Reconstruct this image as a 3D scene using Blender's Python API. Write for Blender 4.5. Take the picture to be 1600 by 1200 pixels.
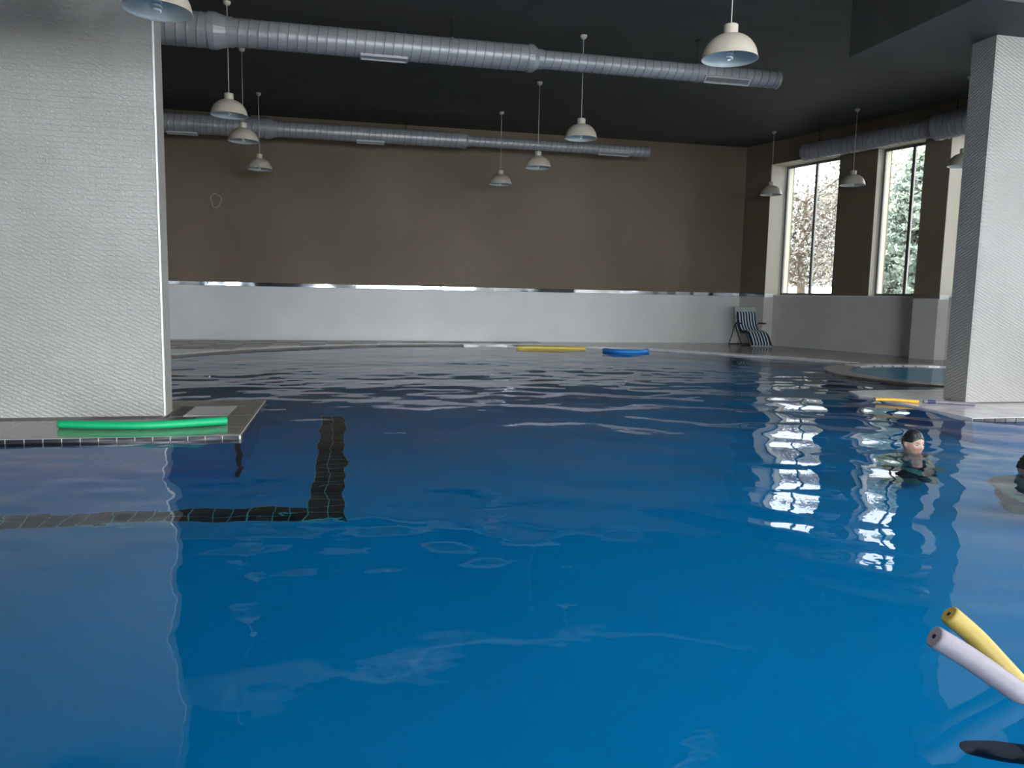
import bpy, bmesh, math, random
import numpy as np
from mathutils import Vector, Matrix, noise as mnoise

for o in list(bpy.data.objects):
    bpy.data.objects.remove(o, do_unlink=True)
SC = bpy.context.scene
C = bpy.context.collection
PI = math.pi
random.seed(7)

# ------------------------------------------------------------------ camera
YAW, PITCH, ROLL, FPX, EYE = 0.2166, 0.1135, 0.0192, 1200.0, 1.25
cam_d = bpy.data.cameras.new('camera')
cam = bpy.data.objects.new('camera', cam_d); C.objects.link(cam)
cam_d.sensor_width = 36.0
cam_d.lens = 36.0*FPX/1600.0
cam_d.clip_end = 300
_f = Vector((math.sin(YAW)*math.cos(PITCH), math.cos(YAW)*math.cos(PITCH), -math.sin(PITCH)))
_r0 = Vector((math.cos(YAW), -math.sin(YAW), 0)); _u0 = _r0.cross(_f)
_r = _r0*math.cos(ROLL)+_u0*math.sin(ROLL); _u = -_r0*math.sin(ROLL)+_u0*math.cos(ROLL)
cam.matrix_world = Matrix(((_r.x, _u.x, -_f.x, 0), (_r.y, _u.y, -_f.y, 0), (_r.z, _u.z, -_f.z, EYE), (0, 0, 0, 1)))
SC.camera = cam

# ------------------------------------------------------------------ view
SC.view_settings.view_transform = 'Standard'
SC.view_settings.look = 'None'
SC.view_settings.gamma = 1.0
SC.view_settings.use_curve_mapping = False
SC.view_settings.exposure = 0.0
SC.cycles.max_bounces = 10
SC.cycles.diffuse_bounces = 5
SC.cycles.glossy_bounces = 4
SC.cycles.transmission_bounces = 8
SC.cycles.transparent_max_bounces = 16
SC.cycles.sample_clamp_indirect = 20.0
SC.cycles.use_denoising = True
SC.cycles.blur_glossy = 0.3

# ------------------------------------------------------------------ sky, sun, daylight through the windows
W = bpy.data.worlds.new('sky'); SC.world = W; W.use_nodes = True
wn = W.node_tree; wn.nodes.clear()
w_out = wn.nodes.new('ShaderNodeOutputWorld'); w_bg = wn.nodes.new('ShaderNodeBackground')
w_bg.inputs[0].default_value = (0.93, 0.97, 1.0, 1); w_bg.inputs[1].default_value = 6.0
wn.links.new(w_bg.outputs[0], w_out.inputs[0])

sun_d = bpy.data.lights.new('sun', 'SUN'); sun_d.energy = 5.0; sun_d.angle = 0.02; sun_d.color = (1, .95, .86)
sun = bpy.data.objects.new('sun', sun_d); C.objects.link(sun)
sun.rotation_euler = Vector((-0.75, 0.15, 0.62)).to_track_quat('Z', 'Y').to_euler()

def area(name, loc, target, sx, sy, energy, color):
    d = bpy.data.lights.new(name, 'AREA'); d.shape = 'RECTANGLE'; d.size = sx; d.size_y = sy; d.energy = energy; d.color = color
    o = bpy.data.objects.new(name, d); C.objects.link(o); o.location = loc
    o.rotation_euler = (Vector(target)-Vector(loc)).to_track_quat('-Z', 'Y').to_euler()
    return o
REAR_Y = -12.0
REAR_WIN = [(-7.4, -3.9), (-2.9, 0.6), (1.6, 5.1), (6.1, 9.6)]
for (a, b) in REAR_WIN:      # daylight entering the big windows behind the photographer
    area('rear_window_daylight', ((a+b)/2, REAR_Y-0.12, 2.45), ((a+b)/2, 5, -7.0), b-a, 3.1, 900, (0.86, 0.95, 1.0))

ADDED_SKYL = [(1.0, 3.7), (7.2, 9.9)]; SKY_Y = (-3.2, 3.9)      # unseen roof openings, added so the sky brightens the pool
# ------------------------------------------------------------------ geometry helpers
RW0, RWS = 11.15, 0.27                      # right wall: pier plane x = RW0 + RWS*(DY - y)
DY, ZC = 20.38, 5.55                        # back wall, ceiling
RWN = math.hypot(1, RWS)
ADDED_BAYS = [(16.25, 20.75), (21.35, 25.85), (26.45, 30.95)]  # extra window bays out of view, added for their light
def rw(along, off=0.0):                     # point on the right wall frame: metres from the far corner, offset outwards
    dx, dy = RWS/RWN, -1/RWN
    return (RW0+dx*along - dy*off, DY+dy*along + dx*off)
RW_ANG = math.atan2(-1/RWN, RWS/RWN)
for a, b in ADDED_BAYS:                      # strong area lights added at the unseen side bays to brighten the hall
    p_, q_ = rw((a+b)/2, 1.0), rw((a+b)/2, -4)
    area('added_side_light', (*p_, 3.2), (*q_, .2), b-a, 3.4, 380 if a < 20 else 2300, (0.95, 0.98, 1.0))

def new_obj(name, me, mat=None, parent=None, smooth=False):
    o = bpy.data.objects.new(name, me); C.objects.link(o)
    if mat is not None and len(me.materials) == 0: me.materials.append(mat)
    if smooth:
        for p in me.polygons: p.use_smooth = True
    if parent is not None: o.parent = parent
    return o
def finish(name, bm, mat=None, parent=None, smooth=False, fixn=True):
    if fixn: bmesh.ops.recalc_face_normals(bm, faces=bm.faces[:])
    me = bpy.data.meshes.new(name); bm.to_mesh(me); bm.free()
    return new_obj(name, me, mat, parent, smooth)
def tag(o, label=None, cat=None, group=None, kind=None):
    if label: o['label'] = label
    if cat: o['category'] = cat
    if group: o['group'] = group
    if kind: o['kind'] = kind
    return o
def empty(name, loc=(0, 0, 0), rz=0.0):
    o = bpy.data.objects.new(name, None); C.objects.link(o); o.location = loc; o.rotation_euler = (0, 0, rz)
    o.empty_display_size = 0.1
    return o
def bm_box(bm, x0, x1, y0, y1, z0, z1, bevel=0.0, M=None):
    vs = [bm.verts.new((x, y, z)) for z in (z0, z1) for y in (y0, y1) for x in (x0, x1)]
    fs = [(0, 2, 3, 1), (4, 5, 7, 6), (0, 1, 5, 4), (2, 6, 7, 3), (0, 4, 6, 2), (1, 3, 7, 5)]
    fl = [bm.faces.new([vs[i] for i in f]) for f in fs]
    if bevel > 0:
        es = list({e for f in fl for e in f.edges})
        r = bmesh.ops.bevel(bm, geom=es, offset=bevel, segments=2, affect='EDGES', profile=0.5)
        vs = list({v for f in r['faces'] for v in f.verts} | {v for v in vs if v.is_valid})
    if M is not None:
        for v in vs: v.co = M @ v.co
    return vs
def box(name, x0, x1, y0, y1, z0, z1, mat, parent=None, bevel=0.0, kind=None, M=None):
    bm = bmesh.new(); bm_box(bm, x0, x1, y0, y1, z0, z1, bevel, M)
    o = finish(name, bm, mat, parent)
    if kind: o['kind'] = kind
    return o
def bm_prism(bm, poly, z0, z1):
    lo = [bm.verts.new((x, y, z0)) for x, y in poly]; hi = [bm.verts.new((x, y, z1)) for x, y in poly]
    n = len(poly)
    for i in range(n): bm.faces.new((lo[i], lo[(i+1) % n], hi[(i+1) % n], hi[i]))
    bm.faces.new(hi); bm.faces.new(lo[::-1])
def prism(name, poly, z0, z1, mat, parent=None, kind=None):
    bm = bmesh.new(); bm_prism(bm, poly, z0, z1)
    bmesh.ops.triangulate(bm, faces=[f for f in bm.faces if len(f.verts) > 4])
    o = finish(name, bm, mat, parent)
    if kind: o['kind'] = kind
    return o
def bm_lathe(bm, prof, seg=32, cap=True):
    rings = []
    for r, z in prof:
        if r < 1e-5: rings.append([bm.verts.new((0, 0, z))])
        else: rings.append([bm.verts.new((r*math.cos(2*PI*k/seg), r*math.sin(2*PI*k/seg), z)) for k in range(seg)])
    for a, b in zip(rings, rings[1:]):
        for k in range(seg):
            q = [a[k % len(a)], a[(k+1) % len(a)], b[(k+1) % len(b)], b[k % len(b)]]
            u = []
            for v in q:
                if v not in u: u.append(v)
            if len(u) > 2: bm.faces.new(u)
def bm_tube(bm, pts, rad, seg=10, caps=True):
    pts = [Vector(p) for p in pts]; n = len(pts)
    rr = rad if isinstance(rad, (list, tuple)) else [rad]*n
    t = [(pts[min(i+1, n-1)]-pts[max(i-1, 0)]).normalized() for i in range(n)]
    up = Vector((0, 0, 1)) if abs(t[0].z) < .9 else Vector((1, 0, 0))
    u = t[0].cross(up).normalized(); rings = []
    for i in range(n):
        u = (u - t[i]*u.dot(t[i])).normalized(); v = t[i].cross(u)
        rings.append([bm.verts.new(pts[i]+(u*math.cos(2*PI*k/seg)+v*math.sin(2*PI*k/seg))*rr[i]) for k in range(seg)])
    for a, b in zip(rings, rings[1:]):
        for k in range(seg): bm.faces.new((a[k], a[(k+1) % seg], b[(k+1) % seg], b[k]))
    if caps: bm.faces.new(rings[0][::-1]); bm.faces.new(rings[-1])
def catmull(P, n=10):
    P = [Vector(p) for p in P]; Q = [P[0]*2-P[1]]+P+[P[-1]*2-P[-2]]; out = []
    for i in range(1, len(Q)-2):
        a, b, c, d = Q[i-1:i+3]
        for k in range(n):
            t = k/n
            out.append(.5*((2*b)+(c-a)*t+(2*a-5*b+4*c-d)*t*t+(3*b-a-3*c+d)*t**3))
    out.append(P[-1]); return out

# ------------------------------------------------------------------ materials
def mat(name, col=(.5, .5, .5), rough=.5, metal=0.0, spec=.5):
    m = bpy.data.materials.new(name); m.use_nodes = True
    b = m.node_tree.nodes['Principled BSDF']
    b.inputs['Base Color'].default_value = (*col, 1); b.inputs['Roughness'].default_value = rough
    b.inputs['Metallic'].default_value = metal; b.inputs['Specular IOR Level'].default_value = spec
    return m
def N(m, t): return m.node_tree.nodes.new(t)
def L(m, a, b): m.node_tree.links.new(a, b)
def bsdf(m): return m.node_tree.nodes['Principled BSDF']
def noise_col(m, scale, c1, c2, lo=.35, hi=.65, detail=4, coord='Object', stretch=(1, 1, 1)):
    tc = N(m, 'ShaderNodeTexCoord'); mp = N(m, 'ShaderNodeMapping'); mp.inputs['Scale'].default_value = stretch
    n = N(m, 'ShaderNodeTexNoise'); n.inputs['Scale'].default_value = scale; n.inputs['Detail'].default_value = detail
    r = N(m, 'ShaderNodeValToRGB'); r.color_ramp.elements[0].position = lo; r.color_ramp.elements[1].position = hi
    r.color_ramp.elements[0].color = (*c1, 1); r.color_ramp.elements[1].color = (*c2, 1)
    L(m, tc.outputs[coord], mp.inputs[0]); L(m, mp.outputs[0], n.inputs['Vector']); L(m, n.outputs[0], r.inputs[0])
    L(m, r.outputs[0], bsdf(m).inputs['Base Color'])
    return n, r
def add_bump(m, src, strength, dist):
    b = N(m, 'ShaderNodeBump'); b.inputs['Strength'].default_value = strength; b.inputs['Distance'].default_value = dist
    L(m, src, b.inputs['Height']); L(m, b.outputs[0], bsdf(m).inputs['Normal']); return b

def wall_uv(m, ang=None):      # (distance along wall, height) from object coordinates
    tc = N(m, 'ShaderNodeTexCoord'); s = N(m, 'ShaderNodeSeparateXYZ'); L(m, tc.outputs['Object'], s.inputs[0])
    ad = N(m, 'ShaderNodeMath'); ad.operation = 'ADD'; L(m, s.outputs[0], ad.inputs[0]); L(m, s.outputs[1], ad.inputs[1])
    c = N(m, 'ShaderNodeCombineXYZ'); L(m, ad.outputs[0], c.inputs[0]); L(m, s.outputs[2], c.inputs[1])
    return c.outputs[0]

# white embossed wall tiles: small slanted relief, fine joints
def make_tile(name, c1, c2):
    M_TILE = mat(name, c2, .34)
    uv = wall_uv(M_TILE)
    _mp = N(M_TILE, 'ShaderNodeMapping'); _mp.inputs['Rotation'].default_value = (0, 0, 0.45); L(M_TILE, uv, _mp.inputs[0])
    _wv = N(M_TILE, 'ShaderNodeTexWave'); _wv.inputs['Scale'].default_value = 9.0; _wv.inputs['Distortion'].default_value = 3.0
    _wv.inputs['Detail'].default_value = 1.0; _wv.inputs['Detail Scale'].default_value = 5.0; _wv.bands_direction = 'Y'
    L(M_TILE, _mp.outputs[0], _wv.inputs['Vector'])
    _bk = N(M_TILE, 'ShaderNodeTexBrick'); _bk.inputs['Scale'].default_value = 1.0; _bk.inputs['Brick Width'].default_value = .10
    _bk.inputs['Row Height'].default_value = .05; _bk.inputs['Mortar Size'].default_value = .0022; _bk.inputs['Mortar Smooth'].default_value = .4
    _bk.inputs['Color1'].default_value = (1, 1, 1, 1); _bk.inputs['Color2'].default_value = (.9, .9, .9, 1); _bk.inputs['Mortar'].default_value = (0, 0, 0, 1)
    L(M_TILE, uv, _bk.inputs['Vector'])
    _mx = N(M_TILE, 'ShaderNodeMath'); _mx.operation = 'MULTIPLY_ADD'; _mx.inputs[1].default_value = .8
    L(M_TILE, _wv.outputs['Fac'], _mx.inputs[0]); L(M_TILE, _bk.outputs['Color'], _mx.inputs[2])
    add_bump(M_TILE, _mx.outputs[0], .8, .005)
    _nz = N(M_TILE, 'ShaderNodeTexNoise'); _nz.inputs['Scale'].default_value = 1.2; _nz.inputs['Detail'].default_value = 3
    L(M_TILE, uv, _nz.inputs['Vector'])
    _cr = N(M_TILE, 'ShaderNodeValToRGB'); _cr.color_ramp.elements[0].color = (*c1, 1); _cr.color_ramp.elements[1].color = (*c2, 1)
    _cr.color_ramp.elements[0].position = .3; _cr.color_ramp.elements[1].position = .7
    L(M_TILE, _nz.outputs[0], _cr.inputs[0]); L(M_TILE, _cr.outputs[0], bsdf(M_TILE).inputs['Base Color'])
    return M_TILE
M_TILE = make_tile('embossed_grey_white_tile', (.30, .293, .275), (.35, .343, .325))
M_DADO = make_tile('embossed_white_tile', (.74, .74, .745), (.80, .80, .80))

M_PARA = make_tile('embossed_warm_white_tile', (.58, .56, .53), (.66, .64, .61))
M_BROWN = mat('brown_wall_paint', (.17, .145, .12), .75)
n_, _ = noise_col(M_BROWN, .5, (.155, .118, .080), (.185, .143, .100), detail=6); add_bump(M_BROWN, n_.outputs[0], .1, .01)
M_CEIL = mat('dark_ceiling_paint', (.06, .058, .055), .8)
n_, _ = noise_col(M_CEIL, .9, (.062, .063, .058), (.078, .077, .070), detail=8, stretch=(1, 3, 1)); add_bump(M_CEIL, n_.outputs[0], .2, .01)
M_PLASTER = mat('grey_plaster', (.40, .38, .35), .7)
noise_col(M_PLASTER, 1.5, (.37, .355, .325), (.43, .41, .38))
M_DECK = mat('wet_brown_deck_tile', (.16, .13, .12), .16)
n_, _ = noise_col(M_DECK, 2.5, (.15, .118, .112), (.24, .20, .19), detail=5)
_bk = N(M_DECK, 'ShaderNodeTexBrick'); _bk.inputs['Scale'].default_value = 1; _bk.inputs['Brick Width'].default_value = .31; _bk.inputs['Row Height'].default_value = .31
_bk.inputs['Mortar Size'].default_value = .006; _bk.offset = 0
_tc = N(M_DECK, 'ShaderNodeTexCoord'); L(M_DECK, _tc.outputs['Object'], _bk.inputs['Vector'])
_iv = N(M_DECK, 'ShaderNodeMath'); _iv.operation = 'SUBTRACT'; _iv.inputs[0].default_value = 1; L(M_DECK, _bk.outputs['Fac'], _iv.inputs[1])
add_bump(M_DECK, _iv.outputs[0], .3, .003)
M_DECKGREY = mat('wet_grey_platform_stone', (.30, .285, .275), .1)
n_, _ = noise_col(M_DECKGREY, 3, (.17, .158, .148), (.25, .235, .22), detail=5); add_bump(M_DECKGREY, n_.outputs[0], .08, .004)
M_COPING = mat('pale_coping_stone', (.62, .60, .62), .18); noise_col(M_COPING, 4, (.62, .60, .63), (.78, .76, .79))
M_TDARK = mat('dark_brown_deck_tile', (.06, .047, .043), .3)
M_TMID = mat('taupe_deck_tile', (.27, .235, .22), .3)
M_TPALE = mat('pale_deck_tile', (.60, .60, .60), .15)
M_BLACKT = mat('black_pool_tile', (.018, .016, .024), .15)
M_GROUT = mat('white_grout', (.62, .62, .62), .5)
M_POOL = mat('blue_pool_mosaic', (.01, .2, .5), .4)
n_, r_ = noise_col(M_POOL, .35, (.003, .40, .72), (.004, .46, .82), lo=.3, hi=.7, detail=3)
M_KID = mat('light_blue_pool_mosaic', (.10, .55, .85), .4)
M_STEEL = mat('polished_steel_strip', (.42, .45, .50), .07, 1.0)
_tc = N(M_STEEL, 'ShaderNodeTexCoord'); _nz = N(M_STEEL, 'ShaderNodeTexNoise'); _nz.inputs['Scale'].default_value = .55; _nz.inputs['Detail'].default_value = 2
L(M_STEEL, _tc.outputs['Object'], _nz.inputs['Vector']); add_bump(M_STEEL, _nz.outputs[0], .45, .12)
M_DUCT = mat('painted_spiral_duct', (.34, .34, .35), .36, .15)
n_, _ = noise_col(M_DUCT, 3, (.31, .31, .325), (.37, .37, .385))
M_SEAM = mat('duct_seam', (.17, .17, .18), .4)
M_VENT = mat('white_vent_metal', (.55, .56, .57), .4)
M_LAMP = mat('cream_enamel', (.52, .46, .38), .42)
M_LAMPIN = mat('white_reflector', (.50, .55, .55), .35)
M_BULB = mat('cfl_glass', (.85, .87, .85), .2)
M_DARKM = mat('dark_metal', (.03, .03, .032), .4, .6)
M_CORD = mat('pale_cord', (.45, .42, .38), .6)
M_FRAME = mat('grey_window_frame', (.20, .20, .19), .4, .2)
M_WHITE = mat('white_paint', (.74, .74, .72), .5)
M_REVEAL = mat('warm_plaster', (.50, .45, .37), .7)
M_CORNER = mat('white_corner_profile', (.78, .78, .77), .3)

# glass: thin pane, straight-through
M_GLASS = bpy.data.materials.new('window_glass'); M_GLASS.use_nodes = True; nt = M_GLASS.node_tree; nt.nodes.clear()
_o = nt.nodes.new('ShaderNodeOutputMaterial'); _t = nt.nodes.new('ShaderNodeBsdfTransparent'); _g = nt.nodes.new('ShaderNodeBsdfGlossy'); _m = nt.nodes.new('ShaderNodeMixShader'); _fr = nt.nodes.new('ShaderNodeFresnel')
_g.inputs['Roughness'].default_value = .02; _t.inputs[0].default_value = (.95, .97, .96, 1); _fr.inputs[0].default_value = 1.3
nt.links.new(_fr.outputs[0], _m.inputs[0]); nt.links.new(_t.outputs[0], _m.inputs[1]); nt.links.new(_g.outputs[0], _m.inputs[2]); nt.links.new(_m.outputs[0], _o.inputs[0])

# water: refraction below, Fresnel mirror above
M_WATER = bpy.data.materials.new('pool_water'); M_WATER.use_nodes = True; nt = M_WATER.node_tree; nt.nodes.clear()
_o = nt.nodes.new('ShaderNodeOutputMaterial'); _t = nt.nodes.new('ShaderNodeBsdfRefraction'); _g = nt.nodes.new('ShaderNodeBsdfGlossy'); _m = nt.nodes.new('ShaderNodeMixShader'); _fr = nt.nodes.new('ShaderNodeFresnel')
_t.inputs['Color'].default_value = (.72, .96, 1, 1); _t.inputs['Roughness'].default_value = 0; _t.inputs['IOR'].default_value = 1.33
_g.inputs['Roughness'].default_value = 0.0; _fr.inputs[0].default_value = 1.33
_tc = nt.nodes.new('ShaderNodeTexCoord'); _mp = nt.nodes.new('ShaderNodeMapping'); _mp.inputs['Scale'].default_value = (1, 1.0, 1)
_n1 = nt.nodes.new('ShaderNodeTexNoise'); _n1.inputs['Scale'].default_value = 7; _n1.inputs['Detail'].default_value = 1.5
_b = nt.nodes.new('ShaderNodeBump'); _b.inputs['Strength'].default_value = .10; _b.inputs['Distance'].default_value = .012
nt.links.new(_tc.outputs['Object'], _mp.inputs[0]); nt.links.new(_mp.outputs[0], _n1.inputs['Vector']); nt.links.new(_n1.outputs[0], _b.inputs['Height'])
for q in (_t, _g, _fr): nt.links.new(_b.outputs[0], q.inputs['Normal'])
nt.links.new(_fr.outputs[0], _m.inputs[0]); nt.links.new(_t.outputs[0], _m.inputs[1]); nt.links.new(_g.outputs[0], _m.inputs[2]); nt.links.new(_m.outputs[0], _o.inputs[0])

def foam_mat(name, col):
    m = mat(name, col, .55); n, _ = noise_col(m, 40, tuple(c*.9 for c in col), col); add_bump(m, n.outputs[0], .15, .002); return m
M_GREEN = foam_mat('green_foam', (.0, .40, .15)); M_YEL = foam_mat('yellow_foam', (.78, .62, .12)); M_LAV = foam_mat('lavender_foam', (.22, .20, .24))
M_YEL2 = foam_mat('mustard_foam', (.36, .26, .05)); M_BLUEF = foam_mat('blue_foam', (.02, .25, .75)); M_NAVYF = foam_mat('navy_foam', (.02, .03, .14)); M_ORF = foam_mat('orange_foam', (.85, .48, .05))

# ------------------------------------------------------------------ the room shell
ST = 'structure'
XL, XR = -9.0, 20.5
bm = bmesh.new()
def xw(y): return RW0+RWS*(DY-y)+.92
bm_prism(bm, [(XL-.3, SKY_Y[1]), (xw(SKY_Y[1]), SKY_Y[1]), (xw(DY+.3), DY+.3), (XL-.3, DY+.3)], ZC, ZC+.4)
bm_prism(bm, [(XL-.3, REAR_Y-.6), (xw(REAR_Y-.6), REAR_Y-.6), (xw(SKY_Y[0]), SKY_Y[0]), (XL-.3, SKY_Y[0])], ZC, ZC+.4)
_e = [XL-.3]+[v for w in ADDED_SKYL for v in w]+[xw(0)]
for i in range(0, len(_e), 2): bm_box(bm, _e[i], _e[i+1], SKY_Y[0], SKY_Y[1], ZC, ZC+.4)
ceiling = finish('ceiling', bm, M_CEIL); ceiling['kind'] = ST
# bulkhead over the right column
tag(box('ceiling_bulkhead', 6.44, 12.9, 7.15, 9.25, 4.42, ZC-.001, M_CEIL), kind=ST)
box('added_low_ceiling', XL-.3, -.6, REAR_Y, 4.6, 3.10, ZC-.001, M_CEIL, ceiling)  # unseen dropped ceiling, added to shade the top of the left column
wall_back = box('wall_back', XL-.3, RW0+.3, DY, DY+.3, -.3, ZC, M_BROWN, kind=ST)
box('tile_dado', XL, RW0, DY-.02, DY-.001, 0.0, 1.38, M_DADO, wall_back)
# irregular pale ring of old filler on the wall
bm = bmesh.new(); pts = []
for k in range(25):
    a = 2*PI*k/24; rr_ = 1+.10*math.sin(3*a+.5)+.06*math.sin(5*a)
    pts.append((-3.055+.118*rr_*math.cos(a), DY-.004, 3.455+.165*rr_*math.sin(a)))
bm_tube(bm, pts, .013, 6, False)
M_RING = mat('filler_ring_paint', (.33, .30, .26), .8)
finish('filler_ring', bm, M_RING, wall_back)
wall_left = box('wall_left', XL-.3, XL, REAR_Y, DY, -.3, ZC, M_BROWN, kind=ST)
box('tile_dado', XL+.001, XL+.02, REAR_Y, DY-.03, 0.0, 1.38, M_DADO, wall_left)

# steel strips
strip = empty('trim_1'); tag(strip, kind=ST)
xs = [XL+.05, -3.3, .3, 3.9, 7.5, RW0-.03]
for (a, b), tl in zip(zip(xs, xs[1:]), (.05, -.035, .012, -.02, .05)):
    box('steel_strip', a, b-.004, -.016, .016, -.047, .047, M_STEEL, strip, .004, M=Matrix.Translation((0, DY-.023, 1.4275)) @ Matrix.Rotation(tl, 4, 'X'))

# rear wall with the big windows (behind the camera)
wall_rear = empty('wall_rear'); tag(wall_rear, kind=ST)
edges = [XL-.3]+[v for w in REAR_WIN for v in w]+[XR]
bm = bmesh.new()
for i in range(0, len(edges), 2): bm_box(bm, edges[i], edges[i+1], REAR_Y-.3, REAR_Y, -.3, ZC)
for a, b in REAR_WIN:
    bm_box(bm, a, b, REAR_Y-.3, REAR_Y, -.3, .88); bm_box(bm, a, b, REAR_Y-.3, REAR_Y, 4.02, ZC)
finish('wall_panel', bm, M_PLASTER, wall_rear)
for i, (a, b) in enumerate(REAR_WIN):
    wdw = empty('window_%d' % (i+6)); tag(wdw, kind=ST)
    bm = bmesh.new()
    for x in (a, (a+b)/2-.03, b-.06): bm_box(bm, x, x+.06, REAR_Y-.1, REAR_Y-.04, .88, 4.02)
    for z in (.88, 3.96): bm_box(bm, a, b, REAR_Y-.1, REAR_Y-.04, z, z+.06)
    finish('window_frame', bm, M_FRAME, wdw)

# right wall, built in its own frame: X = metres from the far corner along the wall, Y = into the room is negative offset
RWM = Matrix.Translation((RW0, DY, 0)) @ Matrix.Rotation(RW_ANG, 4, 'Z')    # local +X along wall towards camera, local +Y = outwards (checked below)
_chk = RWM @ Vector((0, 1, 0)) - RWM @ Vector((0, 0, 0))
SGN = 1.0 if _chk.x > 0 else -1.0
def rbox(name, a0, a1, o0, o1, z0, z1, m, parent=None, bevel=0.0, kind=None):
    y0, y1 = sorted((SGN*o0, SGN*o1))
    bm = bmesh.new(); bm_box(bm, a0, a1, y0, y1, z0, z1, bevel, RWM)
    o = finish(name, bm, m, parent)
    if kind: o['kind'] = kind
    return o
wall_right = empty('wall_right'); tag(wall_right, kind=ST)
REC, GL = .35, .58
LEN = 33.5
piers = [(-.3, .95), (5.45, 6.05), (10.55, 11.15), (15.65, 16.25), (20.75, 21.35), (25.85, 26.45), (30.95, 31.55)]
GREYW = M_PLASTER
for a0, a1 in piers:
    rbox('pier', a0, a1, 0, .9, 1.38, ZC, M_BROWN, wall_right)
    rbox('pier_base', a0, a1, -.012, .9, -.3, 1.38, M_PARA, wall_right)
rbox('header', 0, LEN, .0005, .9, 4.95, ZC, M_BROWN, wall_right)
for (p0, p1), (q0, q1) in zip(piers, piers[1:]+[(LEN, LEN)]):
    rbox('parapet', p1, q0, REC, .9, -.3, 1.40, M_PARA, wall_right)
    rbox('window_sill', p1, q0, REC-.03, .86, 1.40, 1.43, M_CORNER, wall_right, .004)
    mid = (p1+q0)/2
    for k, (w0, w1) in enumerate(((p1+.10, p1+1.95), (q0-1.45 if False else p1+3.05, q0))):
        pass
    rbox('pier', p1+1.93, p1+3.02, REC+.02, .9, 1.43, 4.95, M_BROWN, wall_right)
    # warm lining of the reveals
    rbox('reveal_lining', p1+.0005, p1+.012, .002, .84, 1.43, 4.95, M_REVEAL, wall_right)
    rbox('reveal_lining', p1+3.02, p1+3.032, REC+.02, .84, 1.43, 4.95, M_REVEAL, wall_right)
    rbox('soffit_lining', p1, q0, .002, .84, 4.938, 4.9495, M_REVEAL, wall_right)
for a0, a1 in piers[:3]:
    if a1 > 1: rbox('steel_strip', a0-.002, a1+.002, -.03, -.013, 1.38, 1.46, M_STEEL, strip, .003)
    else: rbox('steel_strip', 0.04, a1+.002, -.03, -.013, 1.38, 1.46, M_STEEL, strip, .003)
    rbox('steel_strip', a1+.013, a1+.03, -.012, REC-.04, 1.36, 1.46, M_CORNER, strip, .003)
wi = 1
for (p0, p1), (q0, q1) in list(zip(piers, piers[1:]))[:2]:
    for w0, w1 in ((p1+.012, p1+1.93), (p1+3.032, q0)):
        if wi > 5: break
        wdw = empty('window_%d' % wi); tag(wdw, kind=ST); wi += 1
        c = (w0+w1)/2+.06
        for a, b in ((w0, w0+.055), (c-.035, c+.035), (w1-.055, w1)):
            rbox('window_frame', a, b, GL, GL+.06, 1.43, 4.938, M_FRAME, wdw)
        for z in (1.43, 4.878): rbox('window_rail', w0+.055, w1-.055, GL+.002, GL+.058, z, z+.06, M_FRAME, wdw)
        for a, b in ((w0+.055, c-.035), (c+.035, w1-.055)):
            rbox('pane', a, b, GL+.025, GL+.033, 1.49, 4.878, M_GLASS, wdw)

# columns clad in white embossed tile
def column(name, x0, x1, y0, y1, z1, label):
    o = empty(name, (0, 0, 0)); tag(o, label, 'column', kind=ST); prof_m = M_CORNER if x0 < 0 else M_TILE
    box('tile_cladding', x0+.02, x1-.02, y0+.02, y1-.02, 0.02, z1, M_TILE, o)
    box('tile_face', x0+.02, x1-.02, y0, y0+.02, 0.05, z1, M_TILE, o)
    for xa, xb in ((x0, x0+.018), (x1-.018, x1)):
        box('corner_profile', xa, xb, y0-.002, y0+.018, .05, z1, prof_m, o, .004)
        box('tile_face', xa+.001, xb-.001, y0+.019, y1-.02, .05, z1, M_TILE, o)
    box('base_strip', x0+.03, x1-.03, y0+.008, y1-.03, 0.028, .06, M_TDARK, o)
    return o
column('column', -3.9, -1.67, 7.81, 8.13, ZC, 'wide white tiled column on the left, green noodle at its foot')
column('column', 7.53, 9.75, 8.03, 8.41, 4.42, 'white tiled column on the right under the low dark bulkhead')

# ------------------------------------------------------------------ pool: basin, decks, coping
PD = -1.32
pool = empty('pool_basin'); tag(pool, kind=ST)
box('pool_floor', XL, 15.5, -.2, DY-.5, PD-.1, PD, M_POOL, pool)
# the far deck follows the curved pool edge
edge = [(-8.9, 3.0), (-7.9, 7.0), (-6.2, 11.0), (-4.4, 13.9), (-3.13, 15.36), (-1.83, 17.0), (.34, 18.5), (2.54, 19.02), (4.37, 18.95), (5.9, 18.45), (7.11, 17.75), (8.23, 16.56), (9.08, 15.47), (9.66, 14.65), (10.05, 13.75)]
edge = [tuple(v[:2]) for v in catmull([(x, y, 0) for x, y in edge], 5)]
def rwx(y, off=.34): return RW0+RWS*(DY-y)+off
KC, KR = (10.65, 11.42), 1.87
kid_out = []                      # outer far rim around the paddling pool to the right wall
poly = edge + [(10.25, 13.55)] + [(rwx(13.55), 13.55), (rwx(DY), DY), (XL, DY), (XL, 3.0)]
floor = empty('floor'); tag(floor, kind=ST)
def strips(name, pairs, z0, z1, m, parent):
    bm = bmesh.new(); rows = [[bm.verts.new((*p, z0)), bm.verts.new((*p, z1)), bm.verts.new((*q, z1)), bm.verts.new((*q, z0))] for p, q in pairs]
    for a, b in zip(rows, rows[1:]):
        for j in range(4): bm.faces.new((a[j], a[(j+1) % 4], b[(j+1) % 4], b[j]))
    bm.faces.new(rows[0][::-1]); bm.faces.new(rows[-1])
    return finish(name, bm, m, parent)
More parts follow.
